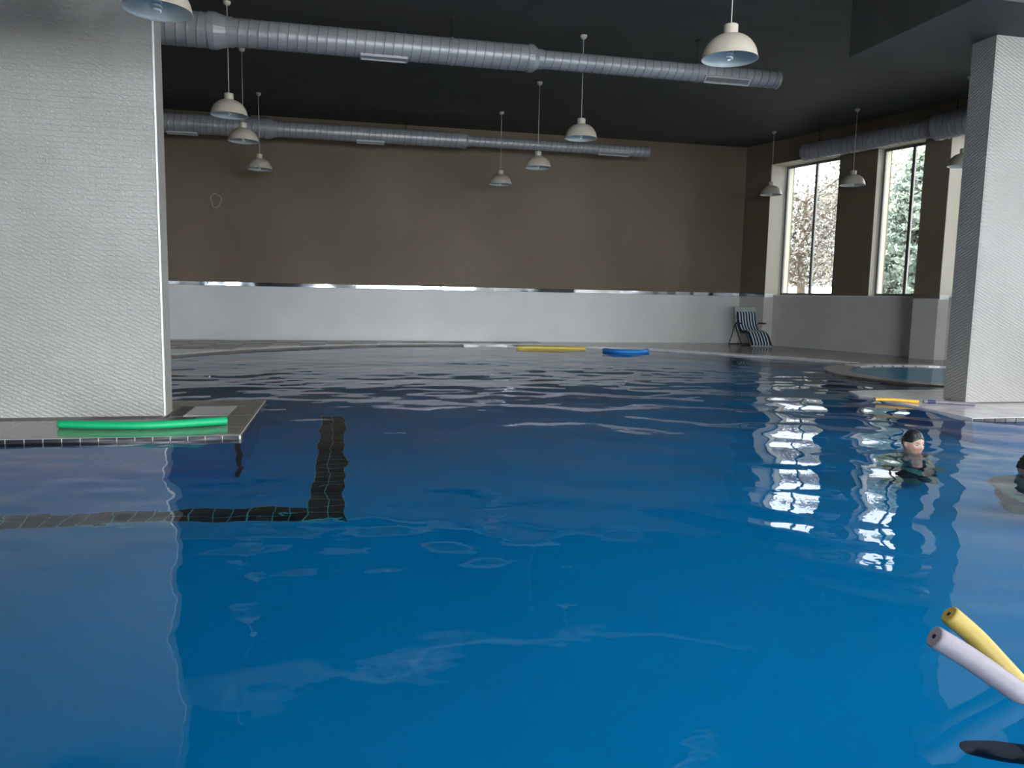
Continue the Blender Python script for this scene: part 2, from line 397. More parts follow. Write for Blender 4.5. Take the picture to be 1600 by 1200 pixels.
strips('far_deck', [((x, y), (x, DY)) for x, y in edge]+[((10.25, 13.55), (10.25, DY)), ((rwx(DY), 13.55), (rwx(DY), DY)), ((rwx(13.55), 13.55), (rwx(13.55), 13.56))], -.02, .03, M_DECK, floor)
# dark wet rim round the paddling pool
def ring(cx, cy, r0, r1, z0, z1, a0=0, a1=2*PI, n=64, xmax=None):
    bm = bmesh.new(); rows = []
    for k in range(n+1):
        a = a0+(a1-a0)*k/n; c, s = math.cos(a), math.sin(a)
        rows.append([bm.verts.new((cx+r*c, cy+r*s, z)) for r, z in ((r0, z0), (r0, z1), (r1, z1), (r1, z0))])
    for a, b in zip(rows, rows[1:]):
        for j in range(4): bm.faces.new((a[j], a[(j+1) % 4], b[(j+1) % 4], b[j]))
    return bm
finish('paddling_pool_rim', ring(*KC, KR, KR+.42, -.4, .026, n=72), M_DECK, floor)
# filler slab between the rim, the right wall and the platform
slab = [(KC[0]+(KR+.40)*math.cos(a), KC[1]+(KR+.40)*math.sin(a)) for a in np.linspace(PI/2, -PI/2, 24)]
strips('far_deck', [((10.2, 13.56), (rwx(13.56), 13.56))]+[(p, (rwx(p[1]), p[1])) for p in slab]+[((slab[-1][0], 9.0), (rwx(9.0), 9.0))], -.02, .0275, M_DECK, floor)
strips('far_deck', [((7.6, 9.30), (7.6, 9.44)), ((8.2, 9.30), (8.2, 9.50)), ((9.3, 9.2), (9.3, 9.80)), ((10.7, 9.0), (10.7, 9.5))], -.02, .0262, M_DECK, floor)
# platforms under the columns
def rounded(x0, x1, y0, y1, r, corners):
    P = []
    for (cx, cy, sx, sy, key) in ((x1, y0, -1, 1, 'br'), (x1, y1, -1, -1, 'tr'), (x0, y1, 1, -1, 'tl'), (x0, y0, 1, 1, 'bl')):
        rr = r if key in corners else .02
        a0 = {'br': -PI/2, 'tr': 0, 'tl': PI/2, 'bl': PI}[key]
        for k in range(9):
            a = a0+PI/2*k/8; P.append((cx+sx*rr+rr*math.cos(a), cy+sy*rr+rr*math.sin(a)))
    return P
lp = rounded(XL+.01, -.87, 6.78, 9.0, .05, ('br', 'tr'))
prism('column_platform', lp, PD, -.14, M_POOL, pool)
prism('column_platform_deck', [(x, y) for x, y in rounded(XL+.01, -.872, 6.782, 8.998, .05, ('br', 'tr'))], -.14, .034, M_DECKGREY, floor)
rp = [(rwx(7.0), 6.98), (6.66, 6.98), (6.67, 7.2), (6.69, 7.43), (6.72, 8.26), (6.66, 8.88), (6.85, 9.35), (7.2, 9.42), (9.8, 9.42), (rwx(9.42), 9.42)][::-1]
prism('column_platform', rp, PD, -.05, M_POOL, pool)
prism('column_platform_deck', rp, -.05, .034, M_COPING, floor)
# pool walls under the curved edge
bm = bmesh.new()
rows = [[bm.verts.new((x, y, z)) for z in (PD, -.02)] for x, y in edge]
for a, b in zip(rows, rows[1:]): bm.faces.new((a[0], b[0], b[1], a[1]))
finish('pool_wall', bm, M_POOL, pool)
finish('pool_wall', ring(*KC, KR+.02, KR+.42, PD, -.41, n=60), M_POOL, pool)
# pale coping along the edge (a band of stones, each its own piece where it can be told apart)
coping = empty('trim_2'); tag(coping, kind=ST)
def ribbon(name, path, wd, z0, z1, m, parent, gap=0.0):
    bm = bmesh.new(); n = len(path); rows = []
    for i, (x, y) in enumerate(path):
        t = Vector((path[min(i+1, n-1)][0]-path[max(i-1, 0)][0], path[min(i+1, n-1)][1]-path[max(i-1, 0)][1])).normalized()
        nn = Vector((-t.y, t.x))
        rows.append([bm.verts.new((x+nn.x*w, y+nn.y*w, z)) for w, z in ((-.02, z0), (-.02, z1), (wd, z1), (wd, z0))])
    for a, b in zip(rows, rows[1:]):
        for j in range(4): bm.faces.new((a[j], a[(j+1) % 4], b[(j+1) % 4], b[j]))
    bm.faces.new(rows[0][::-1]); bm.faces.new(rows[-1])
    return finish(name, bm, m, parent)
for i in range(0, len(edge)-1):
    a, b = Vector((*edge[i], 0)), Vector((*edge[i+1], 0))
    if a.y < 15.2 and a.x < 0: continue
    k = max(1, round((b-a).length/.62))
    for j in range(k):
        p = a.lerp(b, j/k+.004); q = a.lerp(b, (j+1)/k-.004)
        ribbon('coping_stone', [p[:2], q[:2]], .36, -.015, .036, M_COPING if a.x > 5.4 else M_DECKGREY, coping)
kr = [(KC[0]+(KR+.02)*math.cos(a), KC[1]+(KR+.02)*math.sin(a)) for a in np.linspace(2.05, .55, 13)]
for p, q in zip(kr, kr[1:]):
    pv, qv = Vector(p), Vector(q); ribbon('coping_stone', [tuple(pv.lerp(qv, -.01)), tuple(pv.lerp(qv, 1.01))], .30, -.015, .0365, M_COPING, coping)

# near deck where the photographer stands
box('near_deck', XL, 15.2, REAR_Y, .35, -.1, .03, M_DECKGREY, floor)
box('pool_wall', XL, 15.2, .2, .34, PD, -.1, M_POOL, pool)
box('pool_wall', XL, XL+.1, .3, 3.2, PD, -.1, M_POOL, pool)
box('near_deck', 14.2, XR, .35, 7.0, -.1, .029, M_DECK, floor)
box('pool_wall', 14.2, 14.35, .3, 7.0, PD, -.1, M_POOL, pool)

# checker of deck tiles on the far left deck
def tile(x0, x1, y0, y1, z0, z1, m, parent, name='deck_tile'):
    return box(name, x0, x1, y0, y1, z0, z1, m, parent, .003)
def inside_deck(x, y):
    for (a, b) in zip(edge, edge[1:]):
        if min(a[0], b[0]) <= x <= max(a[0], b[0]):
            t = (x-a[0])/(b[0]-a[0]+1e-9); return y > a[1]+(b[1]-a[1])*t+.40
    return False
for i in range(16):
    for j in range(5):
        x0, y0 = -4.75+i*.62, DY-.045-(j+1)*.62
        if not all(inside_deck(x, y) for x in (x0, x0+.6) for y in (y0,)): continue
        dark = (i+j) % 2 == 0
        tile(x0, x0+.608, y0, y0+.608, .028, .0355+random.uniform(0, .0015), M_TDARK if dark else M_TMID, floor)
# patchwork on the left platform
for x0, x1, y0, y1, m in ((-1.53, -1.115, 7.88, 8.52, M_TPALE), (-1.66, -1.535, 7.88, 8.52, M_TDARK), (-1.66, -1.40, 7.30, 7.76, M_TDARK), (-1.39, -1.12, 7.42, 7.87, M_TMID),
                          (-1.66, -1.30, 8.53, 8.95, M_DECKGREY), (-1.29, -.93, 8.53, 8.95, M_DECKGREY), (-1.105, -.89, 7.88, 8.52, M_DECKGREY), (-1.105, -.89, 7.2, 7.87, M_DECKGREY), (-1.105, -.89, 6.82, 7.19, M_DECKGREY)):
    tile(x0, x1, y0, y1, .033, .037, m, floor)
# rows of black edge tiles, white joints, round the left platform and across the right one
pw = .137
def vtiles(n, org, d, nrm, z0, z1, parent):
    me = None
    for k in range(n):
        if me is None:
            bm = bmesh.new(); bm_box(bm, .004, pw-.004, -.006, .006, z0, z1, .002)
            bmesh.ops.recalc_face_normals(bm, faces=bm.faces[:]); me = bpy.data.meshes.new('edge_tile'); bm.to_mesh(me); bm.free(); me.materials.append(M_BLACKT)
        o = new_obj('edge_tile', me, None, parent)
        o.location = (org[0]+d[0]*pw*k+nrm[0]*.008, org[1]+d[1]*pw*k+nrm[1]*.008, 0)
        o.rotation_euler = (0, 0, math.atan2(d[1], d[0]))
box('grout_bed', XL+.02, -.865, 6.774, 6.79, -.135, .0335, M_GROUT, pool)
box('grout_bed', 6.665, 9.5, 6.974, 6.99, -.135, .030, M_GROUT, pool)
box('grout_bed', -.875, -.862, 6.78, 9.0, -.135, .0335, M_GROUT, pool)
vtiles(19, (-.87-19*pw, 6.774), (1, 0), (0, -1), -.125, .033, pool)
vtiles(16, (-.862, 6.79), (0, 1), (1, 0), -.125, .033, pool)
vtiles(21, (6.66, 6.976), (1, 0), (0, -1), -.125, .030, pool)
# corner edging of black tiles down to the pool floor
for k in range(8):
    z1 = -.14-k*.145
    tile(-.905, -.858, 6.762, 6.80, z1-.137, z1, M_BLACKT, pool, 'edge_tile')
# double row of black tiles on the pool floor round the platform
def ftile(x, y):
    return tile(x+.004, x+pw-.004, y+.004, y+pw-.004, PD, PD+.008, M_BLACKT, pool, 'floor_tile')
box('grout_bed', -5.1, .01, 5.62, 5.90, PD, PD+.004, M_GROUT, pool)
box('grout_bed', -.27, .01, 5.90, 9.6, PD, PD+.004, M_GROUT, pool)
for k in range(32):
    for j in range(2): ftile(-.265+pw*(j if k < 0 else 1)-pw*k-(0 if j == 0 else 0), 5.625+pw*j)
for k in range(26):
    for j in range(2): ftile(-.265+pw*j, 5.625+pw*2+pw*k)

# the body of water takes out red light with depth
M_DEPTH = bpy.data.materials.new('water_absorption'); M_DEPTH.use_nodes = True; nt = M_DEPTH.node_tree; nt.nodes.clear()
_o = nt.nodes.new('ShaderNodeOutputMaterial'); _a = nt.nodes.new('ShaderNodeVolumeAbsorption'); _a.inputs['Color'].default_value = (.0, .90, .96, 1); _a.inputs['Density'].default_value = .9
nt.links.new(_a.outputs[0], _o.inputs['Volume'])
box('water_depth', XL+.2, 14.1, .4, 18.9, PD+.001, -.026, M_DEPTH, pool)
# paddling pool
box('paddling_pool_floor', KC[0]-KR, KC[0]+KR, KC[1]-KR, KC[1]+KR, -.24, -.20, M_KID, pool)
bm = bmesh.new(); bmesh.ops.create_circle(bm, cap_ends=True, segments=96, radius=KR+.005, matrix=Matrix.Translation((*KC, .012)))
pw_ = finish('paddling_pool_water', bm, M_WATER, fixn=False); pw_['kind'] = ST

# ------------------------------------------------------------------ water surface with real waves
def build_water():
    dx = .055
    xs = np.arange(XL+.02, 14.3, dx); ys = np.arange(.3, 19.25, dx)
    X, Y = np.meshgrid(xs, ys); rng = np.random.default_rng(11)
    Z = np.zeros_like(X)
    # long gentle chop
    for k in range(70):
        lam = .28*(9.0**rng.random()); th = rng.normal(.9, 1.1); kk = 2*PI/lam
        slope = .0052*(lam/.5)**.15
        Z += slope/kk*np.sin(kk*(X*np.cos(th)+Y*np.sin(th))+rng.random()*2*PI)
    # slow patches of calm and of chop
    P = np.zeros_like(X)
    for k in range(10):
        lam = 3+6*rng.random(); th = rng.random()*2*PI
        P += np.sin(2*PI/lam*(X*np.cos(th)+Y*np.sin(th))+rng.random()*2*PI)
    P = .75+.22*P/2.2
    P *= np.clip(.45+(Y-3.0)*.085, .45, 1.15)
    P *= 1+.9*np.exp(-((X-6.5)**2+(Y-7.0)**2)/10)
    Z *= np.clip(P, .35, 1.9)
    for k in range(26):      # fine ripples under the left column
        lam = .17+.25*rng.random(); th = rng.normal(1.2, .9); kk = 2*PI/lam
        Z += .0115/kk*np.sin(kk*(X*np.cos(th)+Y*np.sin(th))+rng.random()*2*PI)*np.exp(-((X+1.6)**2/4+(Y-5.2)**2/4))
    for k in range(18):      # swell pushed up by the swimmers, in front of the windows' reflection
        lam = .45+.9*rng.random(); th = rng.normal(.98, .40); kk = 2*PI/lam
        Z += .019/kk*np.sin(kk*(X*np.cos(th)+Y*np.sin(th))+rng.random()*2*PI)*np.exp(-((X-5.6)**2+(Y-6.6)**2)/14)
    M_ = np.zeros_like(X)
    for k in range(40):      # short wind-like ripples in the middle of the pool
        lam = .22+.5*rng.random(); th = PI/2+rng.normal(0, .45); kk = 2*PI/lam
        M_ += .0052/kk*np.sin(kk*(X*np.cos(th)+Y*np.sin(th))+rng.random()*2*PI)
    Z += M_*np.exp(-((Y-12.0)/3.6)**2)*1.3
    # rings from the swimmers
    for cx, cy, lam, sl, reach in ((4.73, 5.56, .42, .020, 7.5), (5.3, 4.6, .33, .016, 3.0), (2.6, 1.7, .25, .030, 1.3), (5.0, 5.35, .21, .13, .55), (5.2, 4.75, .2, .10, .6), (4.6, 5.1, .23, .09, .6), (2.25, 1.75, .2, .05, .5), (-3.0, 3.2, .38, .018, 2.4)):
        R = np.hypot(X-cx, Y-cy)+1e-3; kk = 2*PI/lam
        wob = .25*np.sin(3*np.arctan2(Y-cy, X-cx)+1.3)+.15*np.sin(5*np.arctan2(Y-cy, X-cx))
        Z += sl/kk*np.sin(kk*R+wob*4+.6*np.sin(R*1.7))*np.exp(-R/reach)*np.clip(R/.3, 0, 1)
    # the water dies down close to the far edge
    F = np.clip((19.0-Y-np.abs(X-3)*.15)/6.0, .22, 1.0)
    Z *= F
    Z = .024*np.tanh(Z/.024)
    ny, nx = X.shape
    co = np.stack([X, Y, Z], -1).reshape(-1, 3).astype(np.float32)
    idx = np.arange(ny*nx).reshape(ny, nx)
    q = np.stack([idx[:-1, :-1], idx[:-1, 1:], idx[1:, 1:], idx[1:, :-1]], -1).reshape(-1, 4)
    # leave out cells on land: far deck, paddling pool
    cx = (X[:-1, :-1]+dx/2).ravel(); cy = (Y[:-1, :-1]+dx/2).ravel()
    ex = np.array([e[0] for e in edge]); ey = np.array([e[1] for e in edge])
    lim = np.interp(cx, ex, ey)
    keep = (cy < lim+.12) | (cx > 10.0)
    keep &= np.hypot(cx-KC[0], cy-KC[1]) > KR+.2
    keep &= ~((cx > 10.3) & (cy > 7.3)) 
    keep &= ~((cx < -1.1) & (cy > 7.0) & (cy < 8.8))
    keep &= ~((cx > 7.2) & (cy > 7.3) & (cy < 9.2))
    q = q[keep].astype(np.int32)
    me = bpy.data.meshes.new('pool_water')
    me.vertices.add(len(co)); me.vertices.foreach_set('co', co.ravel())
    me.loops.add(q.size); me.loops.foreach_set('vertex_index', q.ravel())
    me.polygons.add(len(q)); me.polygons.foreach_set('loop_start', np.arange(0, q.size, 4, dtype=np.int32))
    me.polygons.foreach_set('loop_total', np.full(len(q), 4, dtype=np.int32))
    me.polygons.foreach_set('use_smooth', np.ones(len(q), dtype=bool))
    me.update(); me.validate()
    o = new_obj('pool_water', me, M_WATER); o['kind'] = ST
    return o
build_water()

# ------------------------------------------------------------------ ventilation ducts
def bm_spiral(bm, x0, x1, R, pitch=.14, seg=28):
    n = max(8, int((x1-x0)/.0175)); rows = []
    for i in range(n+1):
        x = x0+(x1-x0)*i/n; row = []
        for k in range(seg):
            a = 2*PI*k/seg; ph = ((x/pitch)+k/seg) % 1.0
            d = min(ph, 1-ph); r = R+.006*max(0, 1-d/.09)
            row.append(bm.verts.new((x, r*math.cos(a), r*math.sin(a))))
        rows.append(row)
    for a, b in zip(rows, rows[1:]):
        for k in range(seg): bm.faces.new((a[k], a[(k+1) % seg], b[(k+1) % seg], b[k]))
def bm_loftx(bm, prof, seg=32, cap0=False, cap1=False):
    rows = [[bm.verts.new((x, r*math.cos(2*PI*k/seg), r*math.sin(2*PI*k/seg))) for k in range(seg)] for x, r in prof]
    for a, b in zip(rows, rows[1:]):
        for k in range(seg): bm.faces.new((a[k], a[(k+1) % seg], b[(k+1) % seg], b[k]))
    if cap0: bm.faces.new(rows[0][::-1])
    if cap1: bm.faces.new(rows[-1])
def duct(label, loc, rz, sections, vents, hangers, side=-1):
    """sections: [(x0,x1,R)...] with a reducer between neighbours; side: -1 = vents face local -Y"""
    root = empty('ventilation_duct', loc, rz); tag(root, label, 'duct', 'spiral ducts under the ceiling')
    for i, (x0, x1, R) in enumerate(sections):
        bm = bmesh.new(); bm_spiral(bm, x0, x1, R); pipe = finish('spiral_pipe', bm, M_DUCT, root, True)
        bm = bmesh.new(); seg_ = 18; n_ = int((x1-x0)/.14*seg_); prev = None
        for k in range(n_+1):
            x = x0+.14*k/seg_; a = -2*PI*k/seg_+2*PI*(x0/.14 % 1)*-1
            cur = [bm.verts.new((x+dx_, (R+rr_)*math.cos(a), (R+rr_)*math.sin(a))) for dx_, rr_ in ((-.007, .001), (-.005, .0085), (.005, .0085), (.007, .001))]
            if prev:
                for j in range(3): bm.faces.new((prev[j], prev[j+1], cur[j+1], cur[j]))
            prev = cur
        finish('lock_seam', bm, M_SEAM, pipe)
        if i+1 < len(sections):
            nx, R2 = sections[i+1][0], sections[i+1][2]
            bm = bmesh.new(); bm_loftx(bm, [(x1-.04, R+.002), (x1-.04, R+.014), (x1+.05, R+.014), (nx-.05, R2+.014), (nx+.03, R2+.014), (nx+.03, R2+.002)])
            finish('reducer', bm, M_DUCT, root, False)
    x1, R = sections[-1][1:]
    bm = bmesh.new(); bm_loftx(bm, [(x1-.05, R+.001), (x1-.05, R+.012), (x1, R+.010), (x1+.02, R-.01), (x1+.02, 0.001)], cap1=True)
    finish('end_cap', bm, M_DUCT, root, False)
    for (a, b, ang) in vents:
        R = [s for s in sections if s[0]-.3 <= (a+b)/2 <= s[1]+.3][0][2]
        M = Matrix.Rotation(side*-1*ang if False else -ang*(-side), 4, 'X')
        # local vent frame: outward = -Z rotated about X towards the viewer side
        M = Matrix.Rotation(ang*side, 4, 'X')
        z0 = -R-.028
        bm = bmesh.new()
        bm_box(bm, a, b, -.065, -.045, z0, z0+.06, 0, M); bm_box(bm, a, b, .045, .065, z0, z0+.06, 0, M)
        bm_box(bm, a, a+.02, -.045, .045, z0, z0+.06, 0, M); bm_box(bm, b-.02, b, -.045, .045, z0, z0+.06, 0, M)
        v = finish('air_vent', bm, M_VENT, root)
        bm = bmesh.new()
        for y in (-.022, .0, .022): bm_box(bm, a+.02, b-.02, y-.003, y+.003, z0+.008, z0+.035, 0, M)
        bm_box(bm, a+.02, b-.02, -.045, .045, z0+.035, z0+.04, 0, M)
        finish('louvre', bm, M_DUCT, v)
    for hx in hangers:
        R = [s for s in sections if s[0]-.3 <= hx <= s[1]+.3][0][2]
        top = ZC-loc[2]
        bm = bmesh.new(); bm_tube(bm, [(hx, 0, R+.02), (hx, 0, top-.001)], .008, 8)
        bm_tube(bm, [(hx, 0, R+.01), (hx, 0, R+.06)], .018, 8); bm_box(bm, hx-.03, hx+.03, -.05, .05, top-.01, top)
        h = finish('hanger_rod', bm, M_DARKM, root)
        bm = bmesh.new(); bm_loftx(bm, [(hx-.018, R+.004), (hx-.018, R+.012), (hx+.018, R+.012), (hx+.018, R+.004)])
        finish('hanger_band', bm, M_DUCT, root)
    return root
duct('thick white spiral duct crossing the ceiling nearest the viewer', (0, 12.43, 5.03), 0,
     [(-8.9, -1.86, .245), (-1.60, 2.92, .198), (3.10, 7.30, .140)], [(.27, .98, .25), (5.9, 6.72, .75), (-7.0, -6.3, .3)], [-6.0, -2.62, 1.67, 5.80])
duct('white spiral duct running close along the back wall', (0, 19.3, 5.04), 0,
     [(-8.9, -1.72, .225), (-1.52, 2.90, .18), (3.06, 7.75, .125)], [(-3.9, -3.25, .15), (.32, .98, .25), (6.38, 7.2, .7)], [-5.5, -2.1, 1.50, 5.9])
# the third runs beside the right wall, from the far end towards the viewer
_a = rw(2.55, -.5)
duct('shadowed grey spiral duct hanging beside the right hand windows', (_a[0], _a[1], 4.97), RW_ANG+PI,
     [(-14, -3.55, .275), (-3.38, .0, .20)], [(-.95, -.25, .8)], [-3.9, -.42], side=1 if False else -1)

# ------------------------------------------------------------------ pendant lamps
def lamp_meshes():
    out = {}
    bm = bmesh.new(); n = 14; prof = [(.065, .222)]
    for k in range(1, n+1):
        a = PI/2*(1-k/n*.96); prof.append((.065+.200*math.cos(a)**1.08, .222*math.sin(a)**1.08))
    prof += [(.270, .0), (.272, -.006), (.266, -.006)]
    inner = [(r-.006, z-.004 if z > .01 else z) for r, z in prof[:-2]][::-1]
    bm_lathe(bm, prof+inner[1:]+[(.0, .21)], 48)
    bmesh.ops.recalc_face_normals(bm, faces=bm.faces[:])
    me = bpy.data.meshes.new('shade'); bm.to_mesh(me); bm.free(); me.materials.append(M_LAMP); me.materials.append(M_LAMPIN)
    for p in me.polygons:
        p.use_smooth = True
        c = p.center; nr = p.normal
        if (c.x*nr.x+c.y*nr.y+(c.z)*nr.z) < 0: p.material_index = 1
    out['shade'] = me
    bm = bmesh.new(); bm_lathe(bm, [(.0, .318), (.060, .318), (.068, .312), (.068, .222), (.064, .216), (0, .216)], 32)
    bmesh.ops.recalc_face_normals(bm, faces=bm.faces[:]); me = bpy.data.meshes.new('lamp_cap'); bm.to_mesh(me); bm.free(); me.materials.append(M_LAMP); out['lamp_cap'] = me
    bm = bmesh.new(); pts = []
    for k in range(90):
        t = k/89; a = t*2*PI*3.5; r = .030*(1-.35*max(0, (t-.8)/.2)); pts.append((r*math.cos(a), r*math.sin(a), .105-.115*t))
    bm_tube(bm, pts, .0085, 7); bm_lathe(bm, [(0, .205), (.022, .205), (.026, .17), (.036, .15), (.036, .12), (0, .12)], 20)
    bmesh.ops.recalc_face_normals(bm, faces=bm.faces[:]); me = bpy.data.meshes.new('bulb'); bm.to_mesh(me); bm.free(); me.materials.append(M_BULB)
    for p in me.polygons: p.use_smooth = True
    out['bulb'] = me
    bm = bmesh.new(); bm_tube(bm, [(0, 0, 0), (0, 0, 1)], .006, 8); me = bpy.data.meshes.new('cord'); bm.to_mesh(me); bm.free(); me.materials.append(M_CORD); out['cord'] = me
    bm = bmesh.new(); bm_lathe(bm, [(0, 0), (.055, 0), (.058, -.02), (.045, -.05), (.015, -.07), (0, -.07)], 24)
    bmesh.ops.recalc_face_normals(bm, faces=bm.faces[:]); me = bpy.data.meshes.new('ceiling_rose'); bm.to_mesh(me); bm.free(); me.materials.append(M_LAMP)
    for p in me.polygons: p.use_smooth = True
    out['ceiling_rose'] = me
    return out
LM = lamp_meshes()
def pendant(x, y, z, label):
    r = empty('pendant_lamp', (x, y, z), random.uniform(0, 6)); tag(r, label, 'lamp', 'cream dome pendant lamps hanging over the pool')
    for k in ('shade', 'lamp_cap', 'bulb'): new_obj(k, LM[k], None, r)
    c = new_obj('cord', LM['cord'], None, r); c.location = (0, 0, .317); c.scale = (1, 1, ZC-z-.317-.06)
    q = new_obj('ceiling_rose', LM['ceiling_rose'], None, r); q.location = (0, 0, ZC-z-.0005)
    return r
pendant(3.89, 12.69, 3.90, 'cream dome pendant lamp in the middle whose cord passes behind the near duct')
pendant(3.88, 15.58, 3.87, 'cream dome lamp between two others in the centre row, under the far duct')
pendant(3.65, 18.29, 3.89, 'smallest cream dome lamp of the centre row, closest to the back wall')
pendant(-1.68, 12.69, 3.90, 'topmost lamp of the three stepped beside the left column, over the far duct')
pendant(-1.75, 14.97, 3.94, 'middle lamp of the three stepped beside the left column')
pendant(-1.79, 18.13, 3.93, 'lowest and smallest lamp of the three beside the left column, against brown wall')
pendant(3.70, 7.20, 3.60, 'largest cream dome pendant lamp with its spiral bulb visible, above the near duct\'s end')
pendant(-1.48, 7.10, 3.53, 'pendant lamp cut off by the top of the picture at the left column\'s corner')
pendant(11.21, 15.67, 3.89, 'pendant lamp hanging before the dark pier between the two tall windows')
pendant(10.72, 18.26, 3.97, 'pendant lamp hanging left of the first tall window, near the far corner')
pendant(11.55, 12.86, 3.89, 'pendant lamp half hidden behind the right column')

# ------------------------------------------------------------------ pool noodles
def noodle(label, pts, r, m, group=None, bands=()):
    path = catmull(pts, 10)
    bm = bmesh.new(); n = len(path)
    # rounded ends
    d0 = (path[0]-path[1]).normalized(); d1 = (path[-1]-path[-2]).normalized()
    P = [path[0]+d0*r*.12]+path+[path[-1]+d1*r*.12]; RR = [r*.86]+[r]*n+[r*.86]
    bm_tube(bm, P, RR, 18)
    o = finish('pool_noodle', bm, m, None, False)
    for p in o.data.polygons: p.use_smooth = len(p.vertices) == 4
    tag(o, label, 'pool noodle', group)
    for e_, d_ in ((path[0], d0), (path[-1], d1)):
        bm = bmesh.new(); bm_tube(bm, [e_+d_*(r*.12+.001), e_+d_*(r*.12-.004)], r*.22, 12)
        finish('hollow_core', bm, M_DARKM, o)
    for (t0, t1, mm) in bands:
        seg = path[int(t0*(n-1)):int(t1*(n-1))+1]
        bm = bmesh.new(); bm_tube(bm, seg, r*1.06, 16); finish('coloured_band', bm, mm, o)
    return o
noodle('bright green foam noodle lying at the foot of the left column', [(-2.42, 7.27, .072), (-2.05, 7.19, .072), (-1.62, 7.15, .072), (-1.05, 7.31, .075)], .037, M_GREEN)
noodle('yellow noodle floating by the far edge of the pool', [(4.11, 18.19, .02), (4.9, 18.05, .025), (5.74, 17.85, .02)], .05, M_YEL)
noodle('blue noodle bent into a loop beside the far pool edge', [(6.0, 17.22, .03), (6.12, 16.9, .03), (6.4, 16.72, .03), (6.75, 16.72, .03), (6.98, 16.95, .04)], .05, M_BLUEF)
noodle('thin orange noodle on the wet ledge left of the right column', [(6.47, 8.34, .058), (6.68, 8.24, .062), (6.92, 8.10, .056)], .021, M_ORF, None, [(0, .08, M_NAVYF)])
noodle('lavender noodle with a navy band beside the right column', [(6.98, 8.09, .060), (7.2, 8.0, .060), (7.48, 7.82, .056)], .021, M_LAV, None, [(.12, .33, M_NAVYF)])
noodle('yellow noodle sticking up out of the water in the right foreground', [(2.00, 2.12, .207), (2.085, 2.085, .13), (2.19, 2.02, .005), (2.40, 1.96, -.20), (2.75, 1.9, -.32), (3.05, 1.6, -.28)], .034, M_YEL2)
noodle('pale lavender noodle crossing in front of the yellow one, right foreground', [(1.84, 2.00, .195), (1.955, 1.97, .125), (2.12, 1.92, .010), (2.35, 1.82, -.16), (2.65, 1.7, -.25), (2.95, 1.42, -.22)], .036, M_LAV)

# ------------------------------------------------------------------ reclining chair with a striped cushion
M_STRIPE = mat('striped_cushion_fabric', (.7, .75, .8), .8)
_tc = N(M_STRIPE, 'ShaderNodeTexCoord'); _s = N(M_STRIPE, 'ShaderNodeSeparateXYZ'); L(M_STRIPE, _tc.outputs['Object'], _s.inputs[0])
_m1 = N(M_STRIPE, 'ShaderNodeMath'); _m1.operation = 'MULTIPLY_ADD'; _m1.inputs[1].default_value = 1/.082; _m1.inputs[2].default_value = 13.293; L(M_STRIPE, _s.outputs[0], _m1.inputs[0])
_m2 = N(M_STRIPE, 'ShaderNodeMath'); _m2.operation = 'FRACT'; L(M_STRIPE, _m1.outputs[0], _m2.inputs[0])
_m3 = N(M_STRIPE, 'ShaderNodeMath'); _m3.operation = 'GREATER_THAN'; _m3.inputs[1].default_value = .58; L(M_STRIPE, _m2.outputs[0], _m3.inputs[0])
_mc = N(M_STRIPE, 'ShaderNodeMix'); _mc.data_type = 'RGBA'; _mc.inputs['A'].default_value = (.012, .025, .055, 1); _mc.inputs['B'].default_value = (.66, .76, .85, 1)
L(M_STRIPE, _m3.outputs[0], _mc.inputs['Factor']); L(M_STRIPE, _mc.outputs['Result'], bsdf(M_STRIPE).inputs['Base Color'])
M_PANEL = mat('pale_chair_fabric', (.42, .46, .47), .7)
